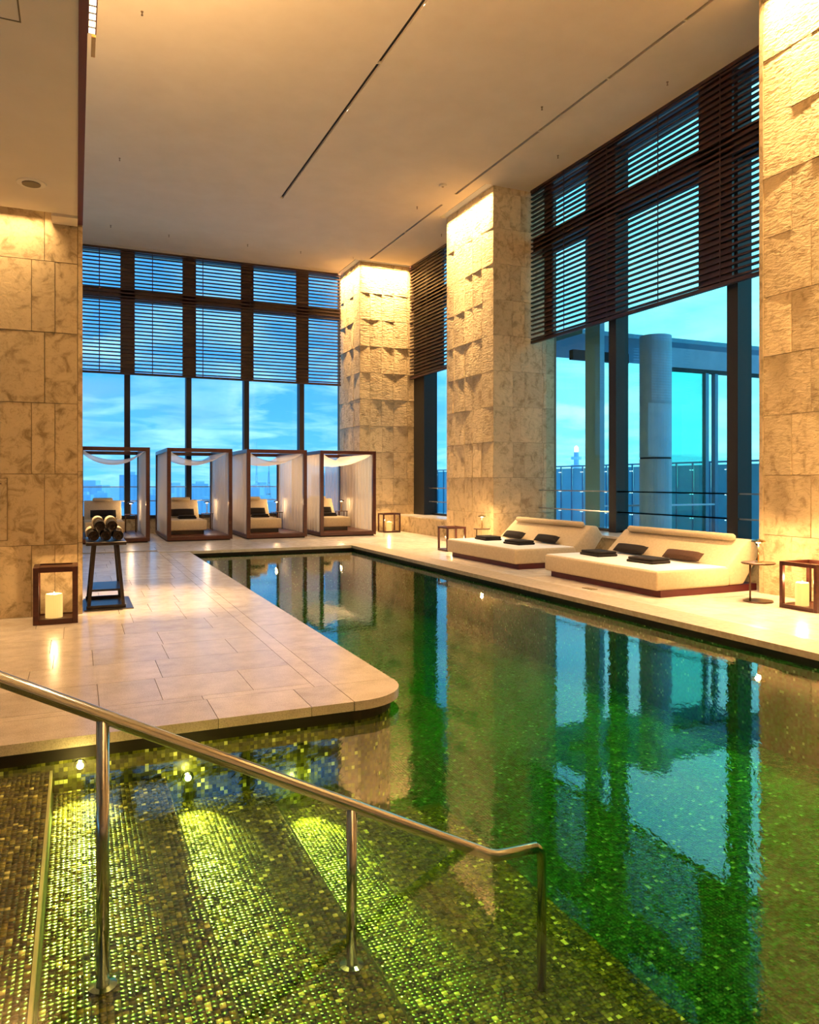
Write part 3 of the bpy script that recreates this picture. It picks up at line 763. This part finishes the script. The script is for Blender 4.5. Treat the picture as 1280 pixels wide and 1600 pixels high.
for k, (a, b) in enumerate(BEDS):
    daybed(a, b, BLAB[k])
    Lb = b - a
    for i, f in enumerate((.30, .74)):
        which = ('near end', 'far end')[i]
        pl = pillow(.15, .72, .11).build('lumbar_cushion', 'fabric_brown' if (k == 0 and i == 0) else 'fabric_dark', None, smooth=True)
        tag(pl, f'dark lumbar cushion on the backrest, {which} of the daybed {("beside the side table", "by the broad pillar")[k]}', 'cushion', 'dark cushions on the daybeds')
        pl.rotation_euler = (0, R(-43), 0); pl.location = (6.78 + 1.19, a + Lb * f, .405)
        tw = thing('folded_towel', f'dark folded towel on the {which} of the daybed {("beside the side table", "by the broad pillar")[k]}', 'towel', (6.78 + .62, a + Lb * (f + .04), .352), rz=R(4 - 8 * i), group='dark folded towels on the daybeds')
        MB().cbox((0, 0, .02), (.36, .50, .04)).build('lower_fold', 'fabric_dark', tw, smooth=True, bevel=.017, seg=3)
        MB().cbox((.005, 0, .058), (.34, .47, .038)).build('upper_fold', 'fabric_dark', tw, smooth=True, bevel=.017, seg=3)

# ---- cabanas
CW, CD, CH, CY = 1.60, 3.0, 2.33, 19.5
CX = [.05, 2.05, 4.02, 5.99]
def curtain(mb, p0, p1, z0, z1, amp, waves, seed):
    rr = random.Random(seed); ph = rr.random() * 6
    a, b = Vector(p0), Vector(p1); d = (b - a); nrm = Vector((-d.y, d.x)).normalized()
    n = int(waves * 8)
    def fn(u, v):
        q = a + d * u; wv_ = math.sin(u * waves * 2 * math.pi + ph + .6 * math.sin(u * 9 + ph)) * amp * (.55 + .45 * (1 - v))
        return (q.x + nrm.x * wv_, q.y + nrm.y * wv_, z0 + (z1 - z0) * v)
    return mb.grid(fn, n, 4)
def cabana(x, label, seed):
    t = thing('cabana', label, 'cabana', (x, CY, 0), group='curtained cabanas in a row before the far window')
    p = .095
    pf = MB().box(0, CW, 0, CD, .03, .12).build('platform', 'red_wood', t, bevel=.004, seg=1)
    MB().box(.05, CW - .05, .05, CD - .05, 0, .03).build('platform_foot', 'slot_dark', pf)
    nb = 9
    for i in range(nb):
        xa = p + (CW - 2*p) * i / nb; xb = p + (CW - 2*p) * (i + 1) / nb
        MB().box(xa + .003, xb - .003, p, CD - p, .118, .130).build('floorboard', 'platform_wood', pf)
    for (u, v) in ((0, 0), (CW - p, 0), (CW - p, CD - p), (0, CD - p)):
        MB().box(u, u + p, v, v + p, .12, CH).build('post', 'red_wood', t, bevel=.003, seg=1)
    for b in ((p, CW - p, 0, p), (p, CW - p, CD - p, CD), (0, p, p, CD - p), (CW - p, CW, p, CD - p)):
        MB().box(*b, CH - p, CH).build('top_beam', 'red_wood', t, bevel=.003, seg=1)
    o = curtain(MB(), (p * .5, p + .03), (p * .5, CD - p - .03), .13, CH - p, .042, 10, seed).build('curtain', 'sheer_curtain', t, smooth=True)
    o = curtain(MB(), (CW - p * .5, p + .03), (CW - p * .5, CD - p - .03), .13, CH - p, .045, 10, seed + 1).build('curtain', 'sheer_curtain', t, smooth=True)
    o = curtain(MB(), (CW - p - .46, CD - p * .5), (CW - p - .02, CD - p * .5), .13, CH - p, .03, 4, seed + 2).build('curtain', 'sheer_curtain', t, smooth=True) if seed > 30 else None
    rr = random.Random(seed); skew = rr.uniform(.38, .52)
    def drape(u, v):
        a = u; sag = .36 * (4 * a * (1 - a)) ** .8 * (1 - .35 * (2 * abs(v - .5)))
        return (p + (CW - 2*p) * (u + .10 * (.5 - skew) * math.sin(math.pi * u)), p + (CD - 2*p) * v, CH - p * .8 - sag - .03 * math.sin(v * 9) * math.sin(math.pi * u))
    MB().grid(drape, 20, 16).build('canopy_drape', 'sheer_curtain', t, smooth=True)
    return t
CLAB = ['curtained cabana partly behind the left stone wall and towel table', 'curtained cabana second along from the left stone wall',
        'curtained cabana third along from the left stone wall', 'curtained cabana next to the far corner pillar']
CREF = ['behind the left wall', 'second from the left wall', 'third from the left wall', 'by the corner pillar']
for k, x in enumerate(CX):
    cabana(x, CLAB[k], 10 * (k + 1))
    b = thing('lounge_bed', f'cream single lounge bed inside the cabana {CREF[k]}', 'lounge bed', (x + .13, CY + .55, .13), group='lounge beds inside the cabanas')
    MB().box(.06, .86, .10, 1.85, 0, .10).build('plinth', 'dark_wood', b)
    MB().box(0, .92, 0, 1.45, .10, .37).build('mattress', 'fabric_cream', b, smooth=True, bevel=.03, seg=3)
    pr = [(1.38, .10), (1.34, .33), (1.72, .86), (1.86, .84), (1.95, .70), (1.62, .10)]
    MB().hexa([(0, y_, z_) for y_, z_ in pr], [(.92, y_, z_) for y_, z_ in pr]).build('backrest', 'fabric_cream', b, smooth=True, bevel=.03, seg=3)
    o = bolster(.50, .05, 'x').build('head_roll', 'fabric_cream', b, smooth=True); o.location = (.46, 1.68, .88)
    pl = pillow(.62, .34, .10).build('lumbar_cushion', 'fabric_dark', None, smooth=True)
    tag(pl, f'dark cushion on the lounge bed in the cabana {CREF[k]}', 'cushion', 'dark cushions on the lounge beds'); pl.location = (x + .59, CY + .55 + 1.33, .62); pl.rotation_euler = (R(52), 0, 0); pl.scale = (1, .7, 1)
    tw = thing('folded_towel', f'dark folded towel on the lounge bed in the cabana {CREF[k]}', 'towel', (x + .66, CY + 1.42, .50), group='dark folded towels on the lounge beds')
    MB().cbox((0, 0, .025), (.46, .34, .05)).build('lower_fold', 'fabric_dark', tw, smooth=True, bevel=.02, seg=3)
    MB().cbox((0, .01, .07), (.42, .30, .04)).build('upper_fold', 'fabric_dark', tw, smooth=True, bevel=.018, seg=3)
    st = thing('cabana_table', f'small bronze table inside the cabana {CREF[k]}', 'table', (x + 1.28, CY + 2.05, .13), group='small tables inside the cabanas')
    for u in (-1, 1):
        for v in (-1, 1): MB().cbox((u * .13, v * .13, .24), (.018, .018, .48)).build('leg', 'bronze', st)
    MB().cbox((0, 0, .475), (.30, .30, .016)).build('tabletop', 'bronze', st)
    lp = thing('table_lamp', f'small lit brass lamp inside the cabana {CREF[k]}', 'lamp', (x + 1.28, CY + 2.05, .613), group='small brass lamps in the cabanas')
    MB().lathe([(.05, 0), (.05, .01), (.012, .016)], 16).build('base', 'brass', lp)
    MB().tube([(0, 0, .01), (0, 0, .30)], .010, 8).build('stem', 'brass', lp)
    sh = MB().lathe([(.085, .295), (.08, .315), (.02, .335)], 20).build('shade', 'bronze', lp)
    MB().lathe([(.026, .278), (.026, .294)], 12).build('light_disc', 'flame_led', sh)
    point('table_lamp_bulb', (0, 0, .262), 14, parent=lp, radius=.02)

# ---- towel table
tt = thing('towel_table', 'tall black table with splayed legs stacked with rolled towels', 'table', (.32, 9.95, .012), group=None)
W0, W1, D0, D1, HT = .20, .155, .40, .36, .76
leg_t = .038
for u in (-1, 1):
    for v in (-1, 1):
        bx_, by_ = u * (W0 - .01), v * D0; tx_, ty_ = u * (W1 - .03), v * (D1 - .02)
        h = leg_t / 2
        mb = MB(); mb.hexa([(bx_-h, by_-h, 0), (bx_+h, by_-h, 0), (bx_+h, by_+h, 0), (bx_-h, by_+h, 0)], [(tx_-h, ty_-h, HT - .02), (tx_+h, ty_-h, HT - .02), (tx_+h, ty_+h, HT - .02), (tx_-h, ty_+h, HT - .02)])
        mb.build('leg', 'dark_wood', tt)
MB().cbox((0, 0, HT), (.44, .92, .04)).build('tabletop', 'dark_wood', tt, bevel=.004, seg=1)
MB().cbox((0, 0, .205), (.36, .72, .025)).build('shelf', 'dark_wood', tt)
for v in (-1, 1): MB().cbox((0, v * D0, .018), (2 * W0 + .03, .04, .036)).build('foot_rail', 'dark_wood', tt)
tag(MB().box(.08, .62, 9.46, 10.44, 0, .012).build('floor_tray', 'dark_wood', None, bevel=.003, seg=1), 'flat glossy dark tray on the floor under the towel table', 'tray')
def roll(cx, cz, y0, y1, r, mat, label):
    mb = MB(); n = 60; pts = []
    for i in range(n + 1):
        a = i / n * 2 * math.pi * 2.6; rr_ = r * (.30 + .70 * i / n)
        pts.append((rr_ * math.cos(a), rr_ * math.sin(a)))
    t = .010
    v = []
    for (px, pz) in pts:
        q = math.hypot(px, pz); ux, uz = px / q, pz / q
        v += [(cx + px, y0, cz + pz), (cx + px, y1, cz + pz), (cx + px - ux * t * 1.4, y0 + .004, cz + pz - uz * t * 1.4), (cx + px - ux * t * 1.4, y1 - .004, cz + pz - uz * t * 1.4)]
    f = []
    for i in range(n):
        k, l = i * 4, (i + 1) * 4
        f += [(k, l, l+1, k+1), (k+2, k+3, l+3, l+2), (k, k+2, l+2, l), (k+1, l+1, l+3, k+3)]
    f += [(0, 1, 3, 2), (n*4, n*4+2, n*4+3, n*4+1)]
    mb.quadmesh(v, f); mb.lathe([(r * .34, 0), (r * .34, y1 - y0 - .03)], 14)
    k = len(mb.v) - 28
    for i in range(k, len(mb.v)):
        px, py, pz = mb.v[i]; mb.v[i] = (cx + px, y0 + .015 + pz, cz + py)
    return tag(mb.build('rolled_towel', mat, None), label, 'towel', 'rolled towels on the black table')
ztab = .012 + HT + .02; rr_ = .066
for row, (ya, yb, mat, nm, rr_) in enumerate(((9.52, 9.93, 'fabric_dark', 'dark', .066), (9.96, 10.38, 'towel_cream', 'cream', .074))):
    for i, xx in enumerate((-2.02*rr_, 0, 2.02*rr_)):
        roll(.32 + xx, ztab + rr_, ya, yb, rr_, mat, f'{nm} rolled towel in the bottom layer on the black table')
    for i, xx in enumerate((-1.01*rr_, 1.01*rr_)):
        roll(.32 + xx, ztab + rr_ * 2.76, ya, yb, rr_, mat, f'{nm} rolled towel in the top layer on the black table')

# ================================================================== CEILING FITTINGS
def px_ceiling(u, v, z=ZC):
    D = (z - EYE) * F_PX / (HORIZON - v); lat = (u - 640) / F_PX * D
    a = R(YAW); return (D * math.sin(a) + lat * math.cos(a), D * math.cos(a) - lat * math.sin(a))
SPR = [(222, 18), (187, 247), (173, 352), (264, 367), (387, 382), (470, 393), (552, 402), (652, 323), (690, 366), (847, 167), (872, 243), (1043, 128)]
for k, (u, v) in enumerate(SPR):
    x, y = px_ceiling(u, v)
    t = thing('sprinkler_head', 'tiny bronze sprinkler head on the high cream ceiling', 'sprinkler', (x, y, ZC), group='sprinkler heads on the high ceiling')
    MB().lathe([(.02, -.006), (.02, 0)], 14).build('escutcheon', 'sprinkler', t)
    MB().lathe([(.016, -.056), (.016, -.05), (.008, -.044), (.008, -.006)], 12).build('nozzle', 'sprinkler', t)
x, y = px_ceiling(692, 289)
t = thing('smoke_detector', 'round white smoke detector on the high ceiling near the broad pillar', 'detector', (x, y, ZC))
MB().lathe([(.04, -.045), (.08, -.03), (.09, 0)], 24).build('body', 'fixture_white', t); MB().lathe([(.02, -.052), (.03, -.045)], 16).build('sensor', 'sprinkler', t)
x, y = px_ceiling(49, 286, ZS)
t = thing('ceiling_speaker', 'round white speaker set in the low left ceiling', 'speaker', (x, y, ZS))
MB().lathe([(.085, -.008), (.13, -.008), (.135, 0)], 32).build('ring', 'fixture_white', t); MB().lathe([(.082, -.018), (.085, -.004)], 32).build('cover', 'grille', t)
t = thing('downlight', 'small recessed downlight in the high ceiling over the towel table', 'light', (.95, 10.4, ZC))
MB().lathe([(.05, -.006), (.06, 0)], 20).build('ring', 'fixture_white', t); MB().lathe([(.03, -.008), (.045, -.004)], 20).build('lens', 'slot_dark', t)
t = thing('linear_uplight', 'ribbed glowing strip light on the dark red ceiling edge', 'light', (.09, 5.33, ZS + .06))
MB().box(-.025, .028, -2.0, .0, -.05, -.035).build('housing', 'red_lacquer', t)
for i in range(24):
    ya = -.02 - i * .08
    MB().box(-.018, .020, ya - .048, ya, -.058, -.045).build('lamp', 'led', t)
MB().box(.0, .026, .03, .28, -.055, -.03).build('end_cover', 'brass', t)

# ================================================================== OUTSIDE
terr = tag(MB().box(10.2, 40, -6, 62, -.35, -.2).build('terrace', 'concrete'), 'grey roof terrace outside the right-hand windows', 'terrace', kind='structure')
# glazed fence along the terrace
FX = 17.6
fe = thing('terrace_fence', 'tall blue glass and steel fence along the terrace', 'fence', (FX, 0, -.2))
first = None; fit = None
for i in range(70):
    y = 11.0 + i * .70
    if first is None:
        first = MB().box(-.02, .02, y - .02, y + .02, 0, 2.28).build('post', 'fin_metal', fe); y_f = y
        pan = MB().box(.03, .05, y + .02, y + .68, .05, 2.20).build('panel', 'fence_panel', fe)
        fit = []
        for z in (.55, 1.30, 2.05):
            for dy in (-.05, .05): fit.append(MB().lathe([(.022, -.01), (.022, .01)], 8, (-.05, y + dy, z)).build('fitting', 'fitting_glint', fe))
    else:
        for s_ in [first, pan] + (fit if i % 2 == 0 and i < 44 else []):
            o = s_.copy(); C.objects.link(o); o.location.y = y - y_f
box('top_rail', (-.03, .06, 11, 60, 2.26, 2.31), 'fin_metal', fe)
# pavilion
pv = thing('terrace_pavilion', 'round concrete column carrying a flat roof and tinted glass screen outside the wide window', 'pavilion', (12.0, 13.4, -.2))
MB().lathe([(.35, 0), (.35, 2.2)], 32).build('column', 'concrete', pv, smooth=False)
MB().lathe([(.34, 2.2), (.34, 2.24)], 32).build('column_joint', 'slot_dark', pv)
MB().lathe([(.35, 2.24), (.35, 4.98)], 32).build('column', 'concrete', pv, smooth=False)
MB().box(-1.6, 5.0, .55, 3.5, 5.02, 5.12).build('roof_slab', 'fin_metal', pv)
MB().box(.15, 5.0, .42, .60, 4.40, 4.86).build('beam', 'concrete', pv); MB().box(-1.6, .0, .9, 1.05, 4.50, 4.72).build('beam', 'frame_black', pv)
MB().box(.2, 5.0, .44, .58, 4.32, 4.40).build('beam_edge', 'frame_black', pv)
MB().box(.36, 1.95, .48, .50, .0, 4.32).build('glass_screen', 'glass_green', pv)
for xx in (1.95, 2.25): MB().box(xx, xx + .10, .44, .56, 0, 4.35).build('screen_post', 'fin_metal', pv)
MB().box(-1.5, 2.2, .40, .44, 1.12, 1.16).build('screen_rail', 'tower_white', pv)
# far roof and mast beyond the fence
mast = thing('radio_mast', 'slender radio mast with a beacon beyond the terrace fence', 'mast', (78.2, 106.6, -58))
MB().lathe([(.7, 0), (.45, 62), (.40, 64.5)], 10).build('shaft', 'hazed_mid', mast)
for z in (60, 61.8, 63.2): MB().lathe([(.9, z), (.9, z + .5)], 12).build('platform', 'hazed_pale', mast)
MB().lathe([(.35, 64.5), (.35, 65.3), (.05, 65.6)], 10).build('beacon', 'beacon', mast)
# city
GZ = -185.
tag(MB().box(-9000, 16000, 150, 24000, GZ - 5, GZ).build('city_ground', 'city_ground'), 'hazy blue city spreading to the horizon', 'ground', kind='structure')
rngC = random.Random(21)
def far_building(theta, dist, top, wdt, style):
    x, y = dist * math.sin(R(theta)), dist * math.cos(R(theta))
    h = top - GZ; mt = ('hazed_pale', 'hazed_mid', 'hazed_blue')[style]
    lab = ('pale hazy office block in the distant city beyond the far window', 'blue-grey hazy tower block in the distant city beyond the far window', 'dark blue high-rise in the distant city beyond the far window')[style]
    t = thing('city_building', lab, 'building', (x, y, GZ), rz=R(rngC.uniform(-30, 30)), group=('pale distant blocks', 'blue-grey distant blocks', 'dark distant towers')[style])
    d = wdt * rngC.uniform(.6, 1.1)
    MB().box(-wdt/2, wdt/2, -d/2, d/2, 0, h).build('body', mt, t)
    MB().box(-wdt*.28, wdt*.25, -d*.3, d*.25, h, h + wdt * .16).build('roof_plant', 'hazed_mid' if style == 0 else 'hazed_pale', t)
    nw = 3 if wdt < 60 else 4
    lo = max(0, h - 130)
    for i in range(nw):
        xa = -wdt/2 + wdt * (i + .25) / nw; MB().box(xa, xa + wdt * .5 / nw, -d/2 - .4, -d/2 + .2, lo, h * .97).build('window_strip', 'hazed_window', t)
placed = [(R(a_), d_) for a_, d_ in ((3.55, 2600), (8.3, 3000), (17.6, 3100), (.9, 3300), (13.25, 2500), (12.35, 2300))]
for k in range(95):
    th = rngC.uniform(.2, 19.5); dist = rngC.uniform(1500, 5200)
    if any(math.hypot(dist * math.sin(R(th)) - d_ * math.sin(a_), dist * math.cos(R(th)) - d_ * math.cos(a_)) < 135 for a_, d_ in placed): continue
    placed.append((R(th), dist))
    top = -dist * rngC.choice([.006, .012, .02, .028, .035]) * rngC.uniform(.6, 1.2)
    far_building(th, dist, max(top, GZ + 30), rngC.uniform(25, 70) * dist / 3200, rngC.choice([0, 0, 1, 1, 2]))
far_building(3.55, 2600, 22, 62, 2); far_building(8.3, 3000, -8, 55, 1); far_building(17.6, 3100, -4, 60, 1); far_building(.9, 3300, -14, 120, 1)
def lattice(theta, dist, top, label, w0, mats):
    x, y = dist * math.sin(R(theta)), dist * math.cos(R(theta)); h = top - GZ
    t = thing('lattice_tower', label, 'tower', (x, y, GZ))
    wz = lambda z: w0 * (1 - z / h) ** 1.6 + w0 * .05
    nseg = 12
    for u in (-1, 1):
        for v in (-1, 1):
            for part in range(2):
                zs = [h * (i / nseg) for i in range(part * nseg // 2, (part + 1) * nseg // 2 + 1)]
                MB().tube([(u * wz(z), v * wz(z), z) for z in zs], w0 * .055, 5).build('leg', mats[part % len(mats)], t)
    for i in range(1, nseg):
        z = h * i / nseg; q = wz(z)
        MB().box(-q, q, -q, q, z - h * .006, z + h * .006).build('platform' if i in (5, 9) else 'brace', mats[i % len(mats)], t)
    MB().box(-wz(h*.42) * 1.3, wz(h*.42) * 1.3, -wz(h*.42) * 1.3, wz(h*.42) * 1.3, h * .40, h * .46).build('observation_deck', mats[-1], t)
    MB().tube([(0, 0, h * .95), (0, 0, h * 1.12)], w0 * .03, 5).build('antenna', mats[0], t)
lattice(13.25, 2500, 32, 'red and white lattice tower in the distant city', 24, ['tower_red', 'tower_white'])
lattice(12.35, 2300, 92, 'slim blue-grey lattice tower in the distant city', 11, ['hazed_mid', 'hazed_pale'])
